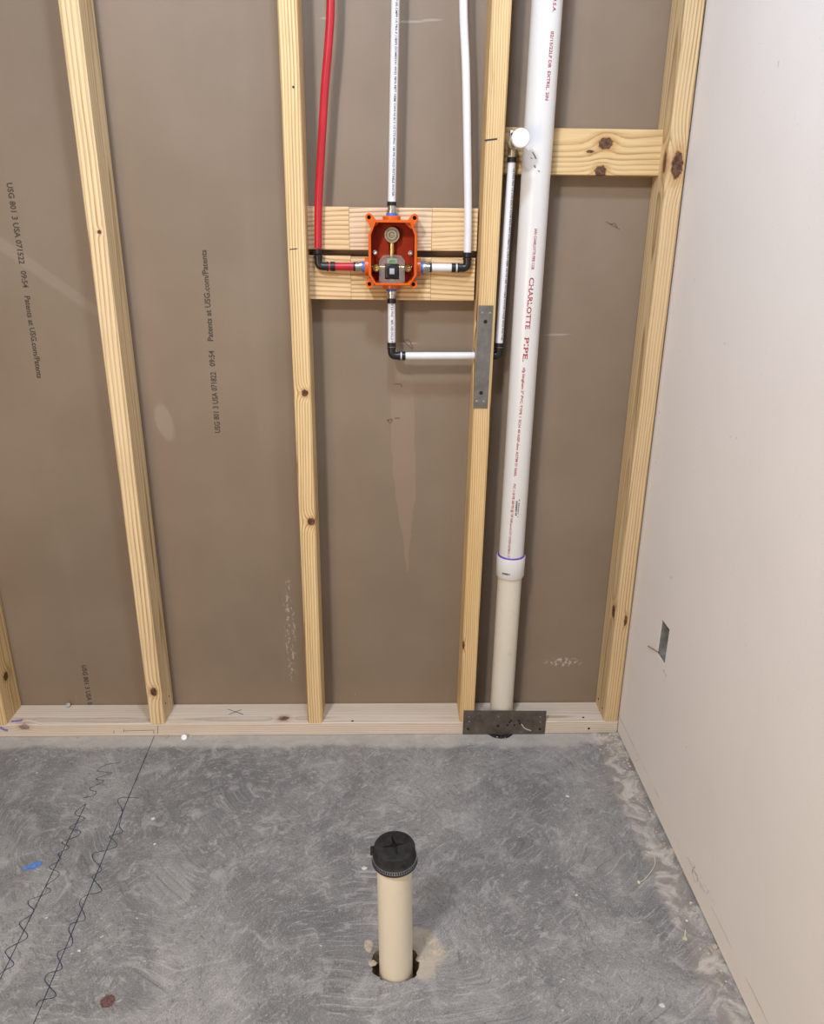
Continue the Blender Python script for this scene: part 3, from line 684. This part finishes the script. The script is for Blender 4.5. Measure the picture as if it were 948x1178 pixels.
# hot, red
hp = thing('hot_water_pipe', 'bent red plastic water pipe feeding the orange valve box', 'water pipe', (-0.154, PEXY, VZ), 'supply pipes')
top = [(-0.105, 2.75), (-0.105, 2.2), (-0.108, 1.9), (-0.1161, 1.670), (-0.1222, 1.597), (-0.1315, 1.521), (-0.1388, 1.442), (-0.1462, 1.361), (-0.1515, 1.294), (-0.1544, 1.215)]
hpts = catmull([(x, PEXY, z) for x, z in top], 5)
MB().tube(hpts, RP, 24).build('riser', M['pex_red'], hp)
HC = Vector((-0.1546, PEXY, VZ)); elbow(HC, (0, 0, 1), (1, 0, 0), 0.022, hp)
ring_on(HC+Vector((0, 0, 0.022)), HC+Vector((0, 0, 1)), 0.004, 0.013, 0.0096, M['crimp'], hp)
MB().tube([(HC.x+0.020, PEXY, VZ), (-0.0665, PEXY, VZ)], RP, 24).build('branch', M['pex_red'], hp)
ring_on((HC.x+0.026, PEXY, VZ), (0, PEXY, VZ), 0, 0.010, 0.0098, M['crimp'], hp)
ring_on((-0.0790, PEXY, VZ), (0, PEXY, VZ), 0, 0.010, 0.0098, M['crimp'], hp)
# cold, white on the right
cpz = thing('cold_water_pipe', 'plain white water pipe running down right of the valve', 'water pipe', (0.166, PEXY, VZ), 'supply pipes')
top = [(0.131, 2.75), (0.131, 2.2), (0.134, 1.9), (0.1407, 1.674), (0.1500, 1.556), (0.1590, 1.398), (0.1648, 1.28), (0.1662, 1.205)]
MB().tube(catmull([(x, PEXY, z) for x, z in top], 5), RP, 24).build('riser', M['pex_white'], cpz)
CC = Vector((0.1660, PEXY, VZ)); elbow(CC, (0, 0, 1), (-1, 0, 0), 0.021, cpz)
ring_on(CC+Vector((0, 0, 0.021)), CC+Vector((0, 0, 1)), 0.002, 0.011, 0.0096, M['crimp'], cpz)
MB().tube([(CC.x-0.019, PEXY, VZ), (0.0775, PEXY, VZ)], RP, 24).build('branch', M['pex_white'], cpz)
ring_on((CC.x-0.0335, PEXY, VZ), (1, PEXY, VZ), 0, 0.009, 0.0098, M['crimp'], cpz)
ring_on((0.0815, PEXY, VZ), (1, PEXY, VZ), 0, 0.008, 0.0098, M['crimp'], cpz)
# shower riser
srp = thing('shower_riser_pipe', 'white printed pipe rising from the top of the valve', 'water pipe', (VX-0.003, PEXY, 1.29), 'supply pipes')
rax = lambda z: (0.0026 + 0.0175*(z-1.30), PEXY)
MB().tube([(*rax(z), z) for z in (1.299, 1.5, 1.8, 2.2, 2.75)], RP, 24).build('riser', M['pex_white'], srp)
ring_on((*rax(1.2995), 1.2995), (*rax(1.6), 1.6), 0, 0.010, 0.0098, M['crimp'], srp)
text_on_pipe('F-05-CMPF ULTRA-F (180F) DOMESTIC 05/22 F876-F877 HEMI CW4 NI RI 5 1/2 CTS PNC 100 PSI COLD POTABLE WATER', 1.672, 0.352, 0.0042, rax, RP, lambda z: 0.30, M['black_ink'], srp)
# tub line below and across
tlp = thing('tub_spout_pipe', 'white pipe from under the valve across through the stud to a capped outlet', 'water pipe', (0.003, PEXY, PZ), 'supply pipes')
TC = Vector((0.0033, PEXY, PZ)); dax = lambda z: (0.0030, PEXY)
MB().tube([(0.0033, PEXY, PZ+0.019), (0.0030, PEXY, 1.1135)], RP, 24).build('drop', M['pex_white'], tlp)
ring_on((0.003, PEXY, 1.103), (0.003, PEXY, 2), 0, 0.010, 0.0098, M['crimp'], tlp)
elbow(TC, (0, 0, 1), (1, 0, 0), 0.020, tlp)
ring_on(TC+Vector((0, 0, 0.021)), TC+Vector((0, 0, 1)), 0, 0.009, 0.0098, M['crimp'], tlp)
ring_on(TC+Vector((0.023, 0, 0)), TC+Vector((1, 0, 0)), 0, 0.008, 0.0098, M['crimp'], tlp)
text_on_pipe('EX 5.5 PNC 100% HES COLD PO', 1.106, 0.092, 0.0052, dax, RP, lambda z: 0.15, M['black_ink'], tlp)
EC = Vector((0.2438, PEXY, PZ+0.002))
MB().tube([(TC.x+0.019, PEXY, PZ), (EC.x-0.019, PEXY, PZ+0.002)], RP, 24).build('cross_run', M['pex_white'], tlp)
elbow(EC, (0, 0, 1), (-1, 0, 0), 0.019, tlp)
vax = lambda z: (0.2440 + 0.0185*(z-1.0), PEXY-0.0)
OZ = 1.4235; OX = vax(OZ)[0]
MB().tube([(*vax(EC.z+0.017), EC.z+0.017), (*vax(1.405), 1.405)], RP, 24).build('rise', M['pex_white'], tlp)
ring_on(EC+Vector((0, 0, 0.020)), EC+Vector((0.0185, 0, 1)), 0, 0.009, 0.0098, M['crimp'], tlp)
ring_on((*vax(1.388), 1.388), (*vax(2), 2), 0, 0.010, 0.0098, M['crimp'], tlp)
text_on_pipe('ULTRA PEX 1/2 CTS SDR-9 ASTM F876-F877 DOMESTIC CW4 HEMI 100 PSI 180F POTABLE WATER COLD 05/22 PNC F-05', 1.376, 0.350, 0.0040, vax, RP, lambda z: 0.55, M['black_ink'], tlp)
# drop-ear elbow, nipple and white end cap
MB().tube([(OX, PEXY, 1.398), (OX, PEXY, OZ-0.008)] + arc((OX, PEXY, OZ), (OX, PEXY, OZ-0.008), (OX, PEXY-0.010, OZ))[1:] + [(OX, PEXY-0.020, OZ)], [0.0085, 0.0095] + [0.0115]*6 + [0.0125], 20).build('brass_elbow', M['dull_brass'], tlp)
MB().lathe((OX, PEXY-0.016, OZ), (0, -1, 0), [(0, 0.008), (0, 0.0148), (0.010, 0.0148), (0.012, 0.0125), (0.012, 0.008)], 8, False).build('hex_nut', M['dull_brass'], tlp)
ear = MB().box(OX-0.006, OX+0.006, PEXY+0.0065, PEXY+0.0135, OZ-0.012, OZ+0.026, 0.002)
ear.build('mounting_ear', M['dull_brass'], tlp)
dot((OX-0.001, PEXY+0.0063, OZ+0.018), 0.0035, (0, -1, 0), M['dark_hole'], tlp, 'ear_screw')
MB().tube([(OX, PEXY-0.018, OZ), (OX, -0.062, OZ)], 0.0100, 20).build('nipple', M['dull_brass'], tlp)
MB().lathe((OX, -0.055, OZ), (0, -1, 0), [(0, 0.010), (0, 0.0165), (0.002, 0.0175), (0.012, 0.0178), (0.0145, 0.0165), (0.0155, 0.0135), (0.0148, 0.0120), (0.0148, 0)], 36).build('end_cap', M['white_plastic'], tlp)

# ------------------------------------------------------------------ shower valve in its orange box
vb = thing('shower_valve', 'orange rough-in box with a brass shower valve inside', 'shower valve', (VX, 0.05, 1.14))
X0, X1, Z0, Z1 = VX-0.0510, VX+0.0510, 1.1425, 1.2735
def octo(i):
    cx_, ct, cb_ = 0.0145, 0.029, 0.021; k = i*0.45
    return [(X0+cx_+k*0.3, Z0+i), (X1-cx_-k*0.3, Z0+i), (X1-i, Z0+cb_+k*0.3), (X1-i, Z1-ct-k*0.3), (X1-cx_-k*0.3, Z1-i), (X0+cx_+k*0.3, Z1-i), (X0+i, Z1-ct-k*0.3), (X0+i, Z0+cb_+k*0.3)]
YF, YB = -0.006, 0.0495
sh = MB(); sh.prism(octo(0.0), YF+0.003, YB, [octo(0.0055)]); sh.prism(octo(0.0018), YF, YF+0.003, [octo(0.0048)])
shell = sh.build('mounting_box', M['orange'], vb)
inn = MB(); inn.prism(octo(0.0054), 0.0400, 0.0495); inn.build('box_floor', M['orange_shaded'], shell)
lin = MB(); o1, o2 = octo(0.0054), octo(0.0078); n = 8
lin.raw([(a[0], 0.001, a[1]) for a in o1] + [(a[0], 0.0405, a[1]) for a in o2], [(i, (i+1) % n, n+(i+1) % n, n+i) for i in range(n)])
lin.build('box_shade_lining', M['orange_shaded'], shell)  # inner faces of the box walls, carrying the painted shade
for (u, v_) in ((424.5, 249.8), (477.0, 250.6), (425.0, 326.8), (475.7, 327.2)):
    c = on_wall(u, v_, 0.004); cc = Vector((c.x, 0, c.z)); inw = (Vector((VX, 0, 1.209)) - cc); inw = Vector((math.copysign(0.75, inw.x), 0, math.copysign(1.0, inw.z))).normalized()
    sd = Vector((-inw.z, 0, inw.x)); r = 0.0080; pol = []
    for k in range(11):
        a = math.pi*k/10; q = cc + r*(math.cos(a)*sd - math.sin(a)*inw); pol.append((q.x, q.z))
    for s_ in (-1, 1):
        q = cc + inw*(0.021 if cc.z > 1.2 else 0.0105) + sd*s_*r*1.05; pol.append((q.x, q.z))
    hol = [(cc.x + 0.0042*math.cos(2*math.pi*k/14), cc.z + 0.0042*math.sin(2*math.pi*k/14)) for k in range(14)]
    e = MB().prism(pol, 0.004, 0.0495, [hol]).build('ear', M['orange'], shell)
    MB().prism([(cc.x + 0.0041*math.cos(2*math.pi*k/14), cc.z + 0.0041*math.sin(2*math.pi*k/14)) for k in range(14)], 0.016, 0.018).build('mounting_screw', M['nail'], vb)
# port collars and unions
def port(base, d, union_mats=True):
    b = Vector(base); d = Vector(d)
    MB().lathe(b, d, [(0, 0.0135), (0, 0.0190), (0.009, 0.0190), (0.010, 0.0180), (0.010, 0.0115)], 28).build('port_collar', M['orange'], shell)
    MB().lathe(b, d, [(0.010, 0.0115), (0.0155, 0.0115), (0.0155, 0.008)], 24).build('blue_seal', M['blue_seal'], vb)
    MB().lathe(b, d, [(0.0155, 0.0110), (0.0165, 0.0112), (0.0215, 0.0112), (0.0225, 0.0090), (0.0300, 0.0090), (0.0300, 0.006)], 24).build('union_nut', M['stainless'], vb)
PY_ = PEXY - 0.006
port((VX-0.0025, PY_+0.004, Z1-0.002), (0, 0, 1)); port((VX-0.0025, PY_+0.004, Z0+0.002), (0, 0, -1))
port((X0+0.001, PY_+0.004, VZ), (-1, 0, 0)); port((X1-0.001, PY_+0.004, VZ), (1, 0, 0))
# upper round outlet
UZ = 1.2440; UX = VX-0.0018
MB().lathe((UX, 0.040, UZ), (0, -1, 0), [(0, 0.0165), (0.018, 0.0165), (0.020, 0.0155), (0.020, 0.0130), (0.016, 0.0125), (0.016, 0.0100), (0.024, 0.0095), (0.024, 0.0065), (0.019, 0.0060), (0.019, 0.0042), (0.022, 0.0040), (0.022, 0.0016), (0.020, 0)], 36).build('upper_outlet', M['dull_brass'], vb)
MB().tube([(UX, 0.030, UZ-0.013), (UX-0.0005, 0.030, 1.196)], 0.0066, 20).build('brass_stem', M['brass'], vb)
# lower body with its cartridge
CX, CZ = VX-0.0015, 1.1725
MB().tube([(CX-0.042, 0.029, CZ+0.004), (CX+0.042, 0.029, CZ+0.004)], 0.0075, 20).build('brass_crossbar', M['brass'], vb)
for s_ in (-1, 1):
    MB().lathe((CX+s_*0.0340, 0.036, CZ+0.0045), (0, -1, 0), [(0, 0.0085), (0.014, 0.0085), (0.016, 0.0070), (0.016, 0.0045), (0.012, 0.0040), (0.012, 0)], 20).build('stop_screw', M['brass'], vb)
    MB().lathe((VX+s_*0.0375, 0.0398, 1.2085), (0, -1, 0), [(0, 0.0022), (0.026, 0.0022), (0.026, 0.0052), (0.028, 0.0046), (0.0285, 0.0020), (0.0275, 0.0)], 18).build('silver_screw', M['stainless'], vb)
MB().box(CX-0.0145, CX+0.0145, 0.004, 0.036, CZ-0.0165, CZ+0.0135, 0.002).build('cartridge_block', M['poly_black'], vb)
MB().lathe((CX, 0.004, CZ-0.0015), (0, -1, 0), [(0, 0.0125), (0.003, 0.0122), (0.004, 0.010), (0.004, 0)], 28).build('cartridge_ring', M['rubber'], vb)
MB().box(CX-0.0052, CX+0.0052, -0.0045, 0.002, CZ-0.0068, CZ+0.0052, 0.0008).build('cartridge_stem', M['grey_plastic'], vb)
MB().tube([(CX, 0.020, CZ-0.017), (CX, 0.020, CZ-0.027)], 0.0055, 16).build('lower_neck', M['grey_plastic'], vb)
lv = MB().box(CX-0.0105, CX+0.0105, 0.002, 0.010, CZ+0.0150, CZ+0.0250, 0.001).build('level_holder', M['grey_plastic'], vb)
MB().box(CX-0.0075, CX+0.0075, 0.0005, 0.004, CZ+0.0175, CZ+0.0225, 0.0008).build('level_vial', M['green_vial'], lv)
cv = MB(); a, b_, c0, c1 = CX-0.0270, CX+0.0270, CZ-0.0275, CZ+0.0325
pol = [(a, c0+0.006), (a+0.006, c0), (b_-0.006, c0), (b_, c0+0.006), (b_, c1-0.012), (b_-0.008, c1-0.002), (CX, c1), (a+0.008, c1-0.002), (a, c1-0.012)]
ipol = [(CX + (p[0]-CX)*0.90, CZ+0.002 + (p[1]-CZ-0.002)*0.90) for p in pol]
cv.prism(pol, -0.002, 0.034, [ipol])
wi = [(CX-0.0150, CZ-0.0172), (CX+0.0150, CZ-0.0172), (CX+0.0150, CZ+0.0140), (CX-0.0150, CZ+0.0140)]
cv.prism(ipol, 0.0005, 0.0025, [wi])
cv.build('clear_cover', M['clear'], vb)

# ------------------------------------------------------------------ floor drain stub
ds = thing('floor_drain_stub', 'short cream pipe standing out of a hole in the floor', 'pipe', (STUB.x, STUB.y, -0.05))
lean = Vector((-0.016, 0.0, 1.0)).normalized()
B0 = STUB + Vector((0, 0, -0.05)) - lean*0.0
MB().lathe(B0, lean, [(0, 0.0), (0, 0.0302), (0.318, 0.0302), (0.318, 0.026)], 48).build('pipe', M['pvc_stub'], ds)
tc = STUB + lean*0.2445
cap = thing('rubber_test_cap', 'black rubber cap clamped on top of the floor pipe', 'pipe cap', tc)
cb_ = MB().lathe(tc, lean, [(0.002, 0.0305), (0, 0.0325), (0, 0.0375), (0.002, 0.0392), (0.0030, 0.0392), (0.0045, 0.0370), (0.0125, 0.0370), (0.0135, 0.0366), (0.0145, 0.0358), (0.0155, 0.0352), (0.0305, 0.0350), (0.0330, 0.0336), (0.0340, 0.0315)], 48)
circ = [(0.0315*math.cos(2*math.pi*k/48), 0.0315*math.sin(2*math.pi*k/48)) for k in range(48)]
star = []
for k in range(8):
    a = math.pi/4*k + math.radians(12); r = 0.0225 if k % 2 == 0 else 0.0048; star.append((r*math.cos(a), r*math.sin(a)))
tmp = MB().prism(circ, 0.0340, None, [star], 'XY'); tmp.raw([(p[0], p[1], 0.0340) for p in star] + [(p[0]*0.93, p[1]*0.93, 0.0270) for p in star], [(i, (i+1) % 8, 8+(i+1) % 8, 8+i) for i in range(8)] + [tuple(range(8, 16))])
rotm = Vector((0, 0, 1)).rotation_difference(lean).to_matrix()
cb_.raw([tc + rotm @ w for w in tmp.v], tmp.f)
cb_.build('cap_body', M['rubber'], cap)
cl = MB().lathe(tc, lean, [(0.0048, 0.0368), (0.0048, 0.0382), (0.0122, 0.0382), (0.0122, 0.0368)], 48).build('hose_clamp', M['stainless'], cap)
for k in range(26):
    a = -math.pi*0.92 + k*0.105
    mb = MB(); d = rotm @ Vector((math.cos(a), math.sin(a), 0)); t = rotm @ Vector((-math.sin(a), math.cos(a), 0)); c = tc + lean*0.0085 + d*0.0384
    mb.raw([c + t*0.0010 + lean*0.0024 + d*0.0001, c - t*0.0010 + lean*0.0018 + d*0.0001, c - t*0.0010 - lean*0.0024 + d*0.0001, c + t*0.0010 - lean*0.0024 + d*0.0001], [(0, 1, 2, 3)])
    mb.build('clamp_slot', M['dark_hole'], cl, recalc=False)
d = rotm @ Vector((-0.94, 0.25, 0)).normalized()
c = tc + lean*0.0125 + d*0.040
MB().box(c.x-0.003, c.x+0.003, c.y-0.006, c.y+0.006, c.z-0.005, c.z+0.006, 0.0012).build('clamp_screw_housing', M['rubber'], cap)

# ------------------------------------------------------------------ small litter
def litter(name, label, cat, u, v_, s, mat, seed, z=0.0, flat=0.6, group=None, loc=None):
    p = Vector(loc) if loc else on_floor(u, v_, z)
    o = rock((p.x, p.y, z), s, s*0.8, s*flat, seed).build(name, M[mat], None, origin=(p.x, p.y, z)); return tag(o, label, cat, group)
litter('stone', 'round pale pebble at the right end of the sill plate', 'pebble', 688.5, 846.5, 0.0075, 'debris', 1)
litter('plaster_chip', 'white plaster chip on the dark floor nearest the wide nail plate', 'plaster chip', 652.5, 916.5, 0.006, 'white_chip', 2, flat=0.3)
litter('plaster_chip', 'white plaster chip on the floor just left of the rubber cap', 'plaster chip', 419, 999, 0.007, 'white_chip', 3, flat=0.3)
litter('pebble', 'pale pebble beside the loose wire on the floor', 'pebble', 746, 981, 0.0035, 'white_chip', 4)
litter('pebble', 'small white crumb on the open floor right of the drain stub', 'pebble', 663, 1030, 0.0028, 'white_chip', 5)
litter('plaster_chip', 'white sliver between the two squiggled lines and the stub, upper one', 'plaster chip', 176, 942, 0.006, 'white_chip', 6, flat=0.25)
litter('plaster_chip', 'small white sliver a little below the upper sliver on left floor', 'plaster chip', 178, 971, 0.0042, 'white_chip', 7, flat=0.25)
litter('plaster_chip', 'whitish crumb right of the lower snapped line', 'plaster chip', 91, 1094, 0.0040, 'white_chip', 8, flat=0.4)
litter('plaster_chip', 'pale flake near the bottom right of the floor', 'plaster chip', 762, 1157, 0.0065, 'white_chip', 9, flat=0.2)
litter('stone', 'pinkish stone stuck under the sill plate below the second stud', 'pebble', 192, 848, 0.005, 'tan_mortar', 10)
litter('stone', 'tan stone beside the white bottle cap at the sill plate', 'pebble', 219.5, 847, 0.005, 'tan_mortar', 12)
litter('stone', 'grey stone at the foot of the white wall beside the dark scuffs', 'pebble', 773, 978, 0.006, 'debris', 13)
litter('stone', 'rounded stone at the foot of the white wall near bottom right', 'pebble', 822, 1090, 0.008, 'debris', 14)
p = on_floor(212, 849.5)
bc = MB().lathe((p.x, p.y, 0), (0.15, -0.55, 0.8), [(0.004, 0.0), (0.002, 0.0072), (0.004, 0.0076), (0.0085, 0.0076), (0.0095, 0.0066), (0.0095, 0)], 24).build('bottle_cap', M['white_plastic'], None, origin=(p.x, p.y, 0))
tag(bc, 'small white round cap on the floor against the sill plate', 'cap')
p = on_floor(80, 811.5, PT)
nt = MB().lathe((p.x, min(p.y, 0.078), PT+0.006), (0.3, -0.75, 0.6), [(-0.004, 0.0), (-0.004, 0.0052), (0.004, 0.0052), (0.004, 0.0026), (0.001, 0.0026), (0.001, 0)], 8, False).build('hex_nut', M['grey_plastic'], None, origin=(p.x, min(p.y, 0.078), PT))
tag(nt, 'shiny hex nut lying on top of the sill plate', 'nut')
w = [on_floor(u, v_, 0.0015) for u, v_ in ((753, 986), (753.5, 994), (748, 1004), (741, 1012), (735, 1015))]
wt = thing('loose_wire', 'thin curved wire with a pale bead on the floor by the wall', 'wire', (w[-1].x, w[-1].y, 0))
MB().tube(catmull(w, 6), 0.0008, 8).build('strand', M['yellow_chip'], wt)
rock((w[-1].x, w[-1].y, 0), 0.0042, 0.0042, 0.004, 21).build('bead', M['yellow_chip'], wt)
w0, w1 = on_floor(788, 1080, 0.003), on_floor(788.5, 1070, 0.002)
an_ = MB().tube([w1, w0.lerp(w1, 0.3), w0], [0.001, 0.0016, 0.0045], 10).build('wall_anchor', M['yellow_chip'], None, origin=(w0.x, w0.y, 0))
tag(an_, 'tiny pale yellow plastic peg on the floor near right wall', 'plastic peg')
# uncountable crumbs in the corner and along the walls
mb = MB(); r = random.Random(77)
for i in range(210):
    y = -abs(r.gauss(0, 0.07)) - 0.006 if i < 130 else -r.random()*0.75
    x = WALLX0 + WALLS*y - 0.004 - abs(r.gauss(0, 0.020)); x = min(x, 0.602)
    s_ = r.choice((0.0012, 0.0018, 0.0025, 0.0035)); rock((x, y, 0.0), s_, s_, s_*0.7, 500+i, mb)
cr_ = mb.build('gravel', M['debris']); tag(cr_, 'crumbs and grit swept along the foot of white wall', 'grit'); cr_['kind'] = 'stuff'
mb = MB()
for i in range(150):
    x = r.uniform(-1.0, 0.55); y = -0.006 - abs(r.gauss(0, 0.035)); s_ = r.choice((0.0010, 0.0015, 0.0022)); rock((x, y, 0.0), s_, s_, s_*0.6, 900+i, mb)
for i in range(60):
    x = r.uniform(-0.9, 0.58); y = r.uniform(-0.85, -0.1); s_ = r.choice((0.0010, 0.0014)); rock((x, y, 0.0), s_, s_, s_*0.6, 1200+i, mb)
cr_ = mb.build('grit', M['debris']); tag(cr_, 'fine pale grit scattered on the slab below the sill plate', 'grit'); cr_['kind'] = 'stuff'
